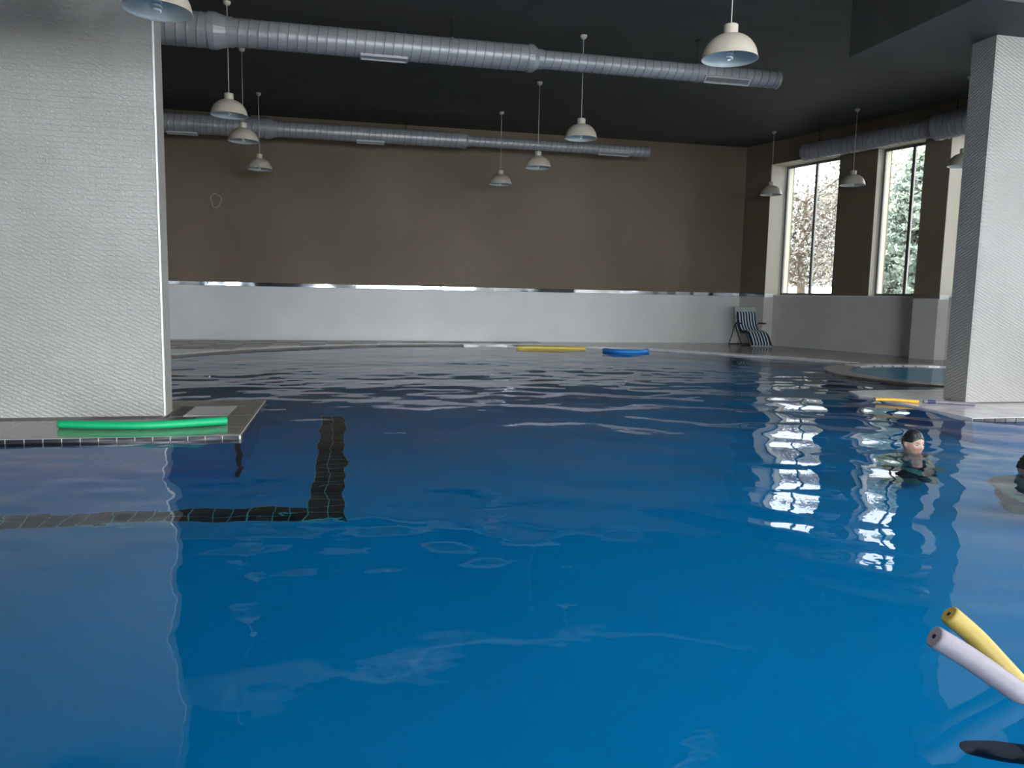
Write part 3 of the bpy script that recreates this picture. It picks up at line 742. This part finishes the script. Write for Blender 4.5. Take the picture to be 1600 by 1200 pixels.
def lounger():
    root = empty('reclining_chair', (10.98, 19.72, .031), math.radians(-4)); tag(root, 'folding recliner with navy and white striped cushion by the far corner', 'chair')
    hw = .29
    # centre line: local -Y forward, Z up
    prof = [(.02, 1.02), (-.05, .80), (-.12, .60), (-.24, .43), (-.40, .35), (-.62, .36), (-.80, .33), (-.94, .20), (-1.05, .055), (-1.10, .03)]
    cp = catmull([(0, y, z) for y, z in prof], 6)
    def slab(name, path, h, th, m, x=hw):
        bm = bmesh.new(); rows = []; n = len(path)
        for i, p in enumerate(path):
            t = (path[min(i+1, n-1)]-path[max(i-1, 0)]).normalized(); nn = Vector((0, -t.z, t.y))
            if nn.z < 0: nn = -nn
            nn = Vector((0, t.z, -t.y)); nn = nn if (nn.z-nn.y) > 0 else -nn
            puff = th*(.8+.2*abs(math.sin(i*PI/6)))
            e = math.sin(min(1, min(i, n-1-i)/1.5)*PI/2)*.6+.4
            row = [bm.verts.new(p+Vector((sx*x, 0, 0))+nn*(h+k*puff*e)) for sx, k in ((-1, 0), (-1, .75), (-.93, 1), (-.5, 1.05), (0, 1.0), (.5, 1.05), (.93, 1), (1, .75), (1, 0))]
            rows.append(row)
        for a, b in zip(rows, rows[1:]):
            m_ = len(a)
            for k in range(m_): bm.faces.new((a[k], a[(k+1) % m_], b[(k+1) % m_], b[k]))
        bm.faces.new(rows[0][::-1]); bm.faces.new(rows[-1])
        return finish(name, bm, m, root, True)
    slab('cushion', cp[3:-2], .012, .055, M_STRIPE, .27)
    # pale headrest panel stretched over the frame, curved
    top = catmull([(0, .02, 1.06), (0, -.02, .93), (0, -.045, .83)], 6)
    slab('headrest_panel', top, .0, .022, M_PANEL, .30)
    slab('sling', cp[2:], -.012, .008, M_PANEL, .285)
    for s in (-1, 1):
        bm = bmesh.new(); bm_tube(bm, [Vector((s*.305, 0, 0))+p for p in catmull([(0, .02, 1.06), (0, -.06, .80), (0, -.13, .60), (0, -.26, .42), (0, -.42, .34)], 6)], .012, 8); finish('back_frame', bm, M_PANEL, root, True)
        bm = bmesh.new(); bm_tube(bm, [Vector((s*.305, 0, 0))+p for p in catmull([(0, -.42, .34), (0, -.62, .35), (0, -.82, .32), (0, -.96, .18), (0, -1.10, .02)], 6)], .012, 8); finish('seat_frame', bm, M_DARKM, root, True)
        bm = bmesh.new(); bm_tube(bm, catmull([(s*.33, .22, .012), (s*.33, .02, .30), (s*.335, -.12, .56), (s*.34, -.30, .60), (s*.34, -.55, .60)], 5), .011, 8); finish('leg', bm, M_DARKM, root, True)
        bm = bmesh.new(); bm_tube(bm, [(s*.325, -.62, .012), (s*.325, -.30, .33), (s*.325, -.13, .56)], .011, 8); finish('leg', bm, M_DARKM, root, True)
        bm = bmesh.new(); bm_box(bm, s*.34-.025, s*.34+.025, -.58, -.20, .605, .63, .008); finish('armrest', bm, M_DARKM, root)
    for y in (.22, -.62):
        bm = bmesh.new(); bm_tube(bm, [(-.33, y, .012), (.33, y, .012)], .011, 8); finish('floor_bar', bm, M_DARKM, root, True)
    bm = bmesh.new(); bm_tube(bm, [(-.31, -1.10, .018), (.31, -1.10, .018)], .013, 8); finish('foot_bar', bm, M_PANEL, root, True)
    return root
lounger()

# ------------------------------------------------------------------ people
def skin_material(name, col):
    m = mat(name, col, .45); b = bsdf(m); b.inputs['Subsurface Weight'].default_value = .08
    a = N(m, 'ShaderNodeVertexColor'); a.layer_name = 'tint'
    mx = N(m, 'ShaderNodeMix'); mx.data_type = 'RGBA'; mx.blend_type = 'MULTIPLY'; mx.inputs['Factor'].default_value = 1; mx.inputs['A'].default_value = (*col, 1)
    L(m, a.outputs[0], mx.inputs['B']); L(m, mx.outputs['Result'], b.inputs['Base Color']); return m
M_SKIN1 = skin_material('fair_skin', (.40, .25, .19)); M_SKIN2 = skin_material('tan_skin', (.27, .17, .13))
M_CAP = mat('black_swim_cap', (.012, .013, .016), .35); M_HAIR = mat('dark_hair', (.02, .014, .012), .5); M_SHORTS = mat('dark_swim_shorts', (.02, .025, .05), .6)
M_EYE = mat('eye_white', (.30, .27, .25), .5); M_IRIS = mat('dark_iris', (.05, .03, .02), .2)
def head_point(th, ph):          # unit sphere direction -> head surface, face towards +Y, centre of head at origin
    x, y, z = math.cos(ph)*math.cos(th), math.cos(ph)*math.sin(th), math.sin(ph)
    px, py, pz = x*.076, y*.096, z*.118
    if pz < 0:
        k = (-pz/.118); px *= 1-.30*k**1.3; py *= 1-.10*k
        if y > 0: py += .010*k
        else: py *= 1-.28*k
    if y > 0:
        py = py*(1-.10*math.exp(-((px)/.09)**2))          # flatter face
        g = lambda cx, cz, sx, sz: math.exp(-((px-cx)/sx)**2-((pz-cz)/sz)**2)
        py += .024*g(0, -.026, .011, .014)+.010*g(0, -.008, .008, .020)     # nose tip, bridge
        py += .007*g(0, .026, .045, .009)                                     # brow
        py -= .010*g(.031, .006, .014, .011)+.010*g(-.031, .006, .014, .011)  # eye sockets
        py += .006*g(.040, -.024, .018, .014)+.006*g(-.040, -.024, .018, .014)  # cheekbones
        py += .008*g(0, -.056, .020, .005)+.008*g(0, -.068, .017, .005)-.004*g(0, -.062, .022, .0025)  # lips
        py += .008*g(0, -.094, .018, .012)                                    # chin
        px += (.004 if px > 0 else -.004)*g(0, -.035, .02, .008)
    e = math.exp(-((y*.096+.008)/.012)**2-((pz+.002)/.026)**2)
    px += (1 if px > 0 else -1)*.020*e if abs(px) > .05 else 0
    return Vector((px, py, pz))
def bm_head(bm, M, seg=56, rin=36):
    rows = []
    for i in range(rin+1):
        ph = -PI/2+PI*i/rin
        if i in (0, rin): rows.append([bm.verts.new(M @ head_point(0, ph))])
        else: rows.append([bm.verts.new(M @ head_point(2*PI*k/seg, ph)) for k in range(seg)])
    for a, b in zip(rows, rows[1:]):
        for k in range(seg):
            q = [a[k % len(a)], a[(k+1) % seg % len(a)], b[(k+1) % seg % len(b)], b[k % len(b)]]
            u = []
            for v in q:
                if v not in u: u.append(v)
            if len(u) > 2: bm.faces.new(u)
def bm_limb(bm, pts, rads, seg=16):    # closed tapering limb with rounded ends
    P = [Vector(p) for p in pts]; d0 = (P[0]-P[1]).normalized(); d1 = (P[-1]-P[-2]).normalized()
    sm = catmull(P, 6); n = len(sm); rr = []
    for i in range(n):
        t = i/6; k = min(int(t), len(rads)-2); rr.append(rads[k]+(rads[k+1]-rads[k])*(t-k))
    pts2, r2 = [], []
    for a in (0.0, .35, .7, .92): pts2.append(sm[0]+d0*rads[0]*math.cos(a*PI/2)*.9); r2.append(max(.001, rads[0]*math.sin(a*PI/2)))
    pts2 += sm; r2 += rr
    for a in (.92, .7, .35, 0.0): pts2.append(sm[-1]+d1*rads[-1]*math.cos(a*PI/2)*.9); r2.append(max(.001, rads[-1]*math.sin(a*PI/2)))
    bm_tube(bm, pts2, r2, seg)
def bm_hand(bm, wrist, dirv, palm_n, s=1):
    d = Vector(dirv).normalized(); n = Vector(palm_n).normalized(); n = (n-d*n.dot(d)).normalized(); w = d.cross(n)*s
    W_ = Vector(wrist)
    for k in range(4): bm_limb(bm, [W_+w*(k-1.5)*.008, W_+d*.045+w*(k-1.5)*.018, W_+d*.085+w*(k-1.5)*.020], [.014, .014, .011], 10)
    for k, ln in enumerate((.066, .076, .071, .056)):
        b = W_+d*.085+w*(k-1.5)*.021
        sp = d+w*(k-1.5)*.10
        bm_limb(bm, [b, b+sp*ln*.5+n*.006, b+sp*ln*.95+n*.022], [.0095, .0088, .0075], 8)
    b = W_+d*.02-w*.024
    bm_limb(bm, [b, b+d*.035-w*.028+n*.008, b+d*.064-w*.038+n*.020], [.013, .011, .009], 8)
def remesh(name, bm, mat_, parent, voxel=.0085, tint=None):
    me = bpy.data.meshes.new(name+'_raw'); bmesh.ops.recalc_face_normals(bm, faces=bm.faces[:]); bm.to_mesh(me); bm.free()
    o = bpy.data.objects.new(name+'_raw', me); C.objects.link(o)
    md = o.modifiers.new('r', 'REMESH'); md.mode = 'VOXEL'; md.voxel_size = voxel; md.use_smooth_shade = True
    ms = o.modifiers.new('s', 'SMOOTH'); ms.factor = .5; ms.iterations = 2
    dg = bpy.context.evaluated_depsgraph_get(); ev = o.evaluated_get(dg)
    m2 = bpy.data.meshes.new_from_object(ev); bpy.data.objects.remove(o, do_unlink=True); bpy.data.meshes.remove(me)
    m2.name = name; m2.materials.clear()
    q = new_obj(name, m2, mat_, parent, True)
    at = m2.color_attributes.new('tint', 'FLOAT_COLOR', 'POINT')
    for i, v in enumerate(m2.vertices):
        at.data[i].color = (*(tint(v.co) if tint else (1, 1, 1)), 1)
    return q
def swimmer(name_label, loc, rz, skin, pose, cap):
    """origin on the water line below the head; local +Y is where the face points"""
    root = empty('person', (loc[0], loc[1], 0), rz); tag(root, name_label, 'person')
    H = Matrix.Translation(pose['head']) @ Matrix.Rotation(pose.get('tilt', 0), 4, 'X')
    Hi = H.inverted()
    bm = bmesh.new(); bm_head(bm, H)
    nb = Vector(pose['neck']); hc = Vector(pose['head'])
    bm_limb(bm, [hc+Vector((0, -.02, -.05)), (hc+nb)/2+Vector((0, -.02, -.02)), nb], [.052, .052, .062])
    sh = [Vector(p) for p in pose['shoulders']]; pel = Vector(pose['pelvis']); ch = Vector(pose['chest'])
    for off in (-.07, 0, .07):
        ax = (sh[1]-sh[0]).normalized()*off
        bm_limb(bm, [nb+ax*.6, ch+ax*1.2, (ch+pel)/2+ax*.9, pel+ax*1.1], [.06, .105, .088, .10])
    bm_limb(bm, [sh[0], nb, sh[1]], [.056, .06, .056])
    for k in range(2):
        s = (-1, 1)[k]
        el, wr, hd, pn = pose['arms'][k]
        bm_limb(bm, [sh[k], el], [.056, .042]); bm_limb(bm, [el, (Vector(el)*2+Vector(wr))/3, wr], [.042, .041, .027])
        bm_hand(bm, wr, hd, pn, -s)
        hip = pel+(sh[1]-sh[0]).normalized()*.09*s
        kn, an, toe = [Vector(v) for v in pose['legs'][k]]
        bm_limb(bm, [hip, (hip+kn)/2, kn], [.095, .078, .056]); bm_limb(bm, [kn, kn.lerp(an, .3), an], [.056, .056, .036])
        bm_limb(bm, [an, an.lerp(toe, .55), toe], [.040, .040, .026])
    def tint(c):
        h = Hi @ c
        lip = (abs(h.x)/.024)**2+((h.z+.062)/.010)**2
        if h.y > .06 and lip < 1: return (1.0, .62, .62)
        if h.y > .05 and (((abs(h.x)-.032)/.019)**2+((h.z-.024)/.0055)**2) < 1: return (.45, .4, .38)
        if h.y > .05 and abs(h.z+.03) < .02 and .02 < abs(h.x) < .06: return (1.06, .85, .82)
        return (1, 1, 1)
    body = remesh('body', bm, skin, root, tint=tint)
    for s in (-1, 1):
        bm = bmesh.new(); bmesh.ops.create_uvsphere(bm, u_segments=14, v_segments=10, radius=.0105, matrix=H @ Matrix.Translation((s*.031, .0700, .005)))
        e = finish('eye', bm, M_EYE, root, True)
        bm = bmesh.new(); bmesh.ops.create_uvsphere(bm, u_segments=12, v_segments=8, radius=.0055, matrix=H @ Matrix.Translation((s*.031, .0785, .004)) @ Matrix.Diagonal((1, .6, 1, 1)))
        finish('iris', bm, M_IRIS, e, True)
    # cap or hair: shell over the skull
    bm = bmesh.new(); seg, rin = 56, 20; rows = []
    for i in range(rin+1):
        row = []
        for k in range(seg):
            th = 2*PI*k/seg; fr = max(0, math.sin(th))            # 1 at the forehead
            low = (.46 if cap else .40)*fr**1.2+(-.16 if cap else -.42)*(1-fr)
            if abs(math.cos(th)) > .75 and not cap: low = max(low, .05)
            if cap and abs(math.cos(th)) > .8: low = max(low, .16)
            ph = low+(PI/2-low)*i/rin
            p = head_point(th, ph); d = p.normalized()
            t_ = .0045 if cap else .013
            if not cap: t_ += .010*mnoise.noise(d*9)+.005*mnoise.noise(d*23)
            else: t_ += .004*max(0, math.sin(ph))+.0015*mnoise.noise(d*12)
            if i == 0: t_ = -.003
            row.append(bm.verts.new(H @ (p+d*t_)))
        rows.append(row)
    for a, b in zip(rows, rows[1:]):
        for k in range(seg): bm.faces.new((a[k], a[(k+1) % seg], b[(k+1) % seg], b[k]))
    bmesh.ops.remove_doubles(bm, verts=bm.verts, dist=1e-5)
    finish('swim_cap' if cap else 'hair', bm, M_CAP if cap else M_HAIR, root, True)
    # shorts
    bm = bmesh.new()
    for k in range(2):
        s = (-1, 1)[k]; hip = pel+(sh[1]-sh[0]).normalized()*.09*s; kn = Vector(pose['legs'][k][0])
        bm_limb(bm, [pel+(hip-pel)*.5+(ch-pel).normalized()*.05, hip, hip.lerp(kn, pose.get('shorts', .45))], [.115, .112, .098])
        if pose.get('leggings'):
            an, toe = [Vector(v) for v in pose['legs'][k][1:]]
            bm_limb(bm, [hip, (hip+kn)/2, kn], [.105, .086, .063]); bm_limb(bm, [kn, kn.lerp(an, .3), an], [.063, .062, .042])
            bm_limb(bm, [an, an.lerp(toe, .55), toe], [.046, .046, .032])
    remesh('leggings' if pose.get('leggings') else 'swim_shorts', bm, M_SHORTS, root, .012)
    return root
P1 = dict(head=(0, 0, .068), neck=(0, -.045, -.12), chest=(0, -.05, -.33), pelvis=(0, -.06, -.72), shoulders=[(-.175, -.06, -.20), (.175, -.06, -.20)],
          arms=[((-.22, -.12, -.44), (-.15, .08, -.58), (.5, .9, -.2), (0, 0, -1)), ((.22, -.12, -.44), (.15, .08, -.60), (-.5, .9, -.2), (0, 0, -1))],
          legs=[((-.10, .16, -1.02), (-.10, -.22, -1.15), (-.10, -.35, -1.25)), ((.10, .16, -1.02), (.10, -.22, -1.15), (.10, -.35, -1.25))])
swimmer('person in a black swim cap with head above water, looking right', (4.73, 5.56), math.radians(-176), M_SKIN1, P1, True)
P2 = dict(P1); P2['head'] = (0, 0, .045); P2['tilt'] = .05
swimmer('dark-haired person at the right edge of the picture, head just above water', (4.97, 4.63), math.radians(150), M_SKIN2, P2, False)
# third swimmer rests back on the noodles outside the picture, legs reaching into it
P3 = dict(head=(0, .0, .16), neck=(0, -.05, -.03), chest=(0, .02, -.18), pelvis=(0, .28, -.40), shoulders=[(-.18, -.03, -.07), (.18, -.03, -.07)],
          arms=[((-.36, .10, -.10), (-.33, .34, .0), (.1, 1, .1), (0, 0, -1)), ((.36, .10, -.10), (.33, .34, .0), (-.1, 1, .1), (0, 0, -1))],
          legs=[((-.10, .64, -.22), (-.07, 1.03, -.11), (-.05, 1.20, -.20)), ((.10, .60, -.36), (.08, .97, -.45), (.06, 1.13, -.52))], leggings=True)
_d = Vector((2.20-1.87, 1.62-1.93)).normalized(); _org = Vector((1.90, 1.90))+_d*1.22
swimmer('person floating on noodles at the lower right edge, dark legs under water', (_org.x-.02, _org.y), math.atan2(_d.x, -_d.y), M_SKIN1, P3, False)

# ------------------------------------------------------------------ outside: ground, trees, shrub
_g0, _g1 = rw(-.6, .92), rw(40, .92)
ground = prism('ground', [_g0, _g1, (80, _g1[1]), (80, 90), (_g0[0], 90)], -.62, -.5, mat('pale_paving', (.50, .49, .45), .8), kind=ST)
M_BARK = mat('bark', (.16, .12, .09), .9)
def leaf_mat(name, c1, c2):
    m = mat(name, c1, .6); noise_col(m, 1.3, c1, c2); bsdf(m).inputs['Transmission Weight'].default_value = 0; return m
def leaves(name, pts, size, m, parent, seedn):
    rng = np.random.default_rng(seedn); n = len(pts)
    a = rng.normal(size=(n, 3)); a /= np.linalg.norm(a, axis=1)[:, None]
    b = rng.normal(size=(n, 3)); b -= a*np.sum(a*b, 1)[:, None]; b /= np.linalg.norm(b, axis=1)[:, None]
    s = size*(.6+.8*rng.random(n))[:, None]
    v = np.stack([pts-a*s, pts+b*s*.45, pts+a*s, pts-b*s*.45], 1).reshape(-1, 3)
    me = bpy.data.meshes.new(name); me.from_pydata(v.tolist(), [], np.arange(4*n).reshape(n, 4).tolist())
    o = new_obj(name, me, m, parent); o['kind'] = 'stuff'; return o
def broadleaf(loc, label):
    root = empty('tree', loc); tag(root, label, 'tree')
    bm = bmesh.new(); bm_tube(bm, [(0, 0, 0), (.1, .05, 2), (0, .1, 4), (.1, 0, 6.5)], [.22, .17, .12, .05], 10)
    rng = random.Random(4); cl = []
    for k in range(26):
        a = rng.uniform(0, 2*PI); z = rng.uniform(2.0, 6); rr = rng.uniform(1.0, 2.8)
        e = Vector((rr*math.cos(a), rr*math.sin(a), z+rng.uniform(.2, 1.8))); bm_tube(bm, [(0, 0, z), e*.5+Vector((0, 0, z*.5)), e], [.06, .04, .015], 6); cl.append(e)
    finish('trunk', bm, M_BARK, root)
    r2 = np.random.default_rng(3); P = []
    for e in cl:
        P.append(np.array(e)+r2.normal(size=(1000, 3))*.62)
    P = np.concatenate(P); leaves('foliage', P[P[:, 2] > 2.4], .085, leaf_mat('plum_leaf', (.19, .165, .15), (.33, .31, .26)), root, 5)
def spruce(loc, h, r, label):
    root = empty('tree', loc); tag(root, label, 'tree')
    bm = bmesh.new(); bm_tube(bm, [(0, 0, 0), (0, 0, h)], [.2, .03], 8); rng = random.Random(9); P = []; r2 = np.random.default_rng(8)
    z = .5
    while z < h-.2:
        for k in range(9):
            a = 2*PI*k/9+rng.uniform(-.3, .3)+z; ln = r*(1-z/h)**.85*rng.uniform(.8, 1.15)+.1
            e = Vector((ln*math.cos(a), ln*math.sin(a), z-.12*ln)); bm_tube(bm, [(0, 0, z), e], [.03, .008], 5)
            n = int(130*ln)+10; t = r2.random(n)**.7
            q = np.outer(t, np.array(e)-np.array((0, 0, z)))+np.array((0, 0, z))+r2.normal(size=(n, 3))*np.array([.13, .13, .06])
            P.append(q)
        z += .30
    finish('trunk', bm, M_BARK, root)
    leaves('needles', np.concatenate(P), .085, leaf_mat('blue_green_needle', (.24, .30, .28), (.42, .48, .40)), root, 6)
broadleaf((18.6, 29.0, -.5), 'broadleaf tree with small plum leaves outside the first tall window')
spruce((17.0, 20.6, -.5), 6.4, 2.6, 'blue-green spruce tree outside the second tall window')
def shrub(loc, r, label):
    root = empty('shrub', loc); tag(root, label, 'shrub')
    bm = bmesh.new(); bm_tube(bm, [(0, 0, 0), (0, 0, r*2)], [.05, .02], 6); finish('stem', bm, M_BARK, root)
    r2 = np.random.default_rng(2); q = r2.normal(size=(1500, 3)); q /= np.linalg.norm(q, axis=1)[:, None]
    leaves('foliage', q*np.array([r, r, r*1.2])*(.7+.3*r2.random(1500))[:, None]+np.array([0, 0, r*1.25]), .07, leaf_mat('shrub_leaf', (.10, .18, .10), (.18, .28, .15)), root, 7)
shrub((13.9, 21.9, -.5), .42, 'small rounded green shrub outside the first tall window')
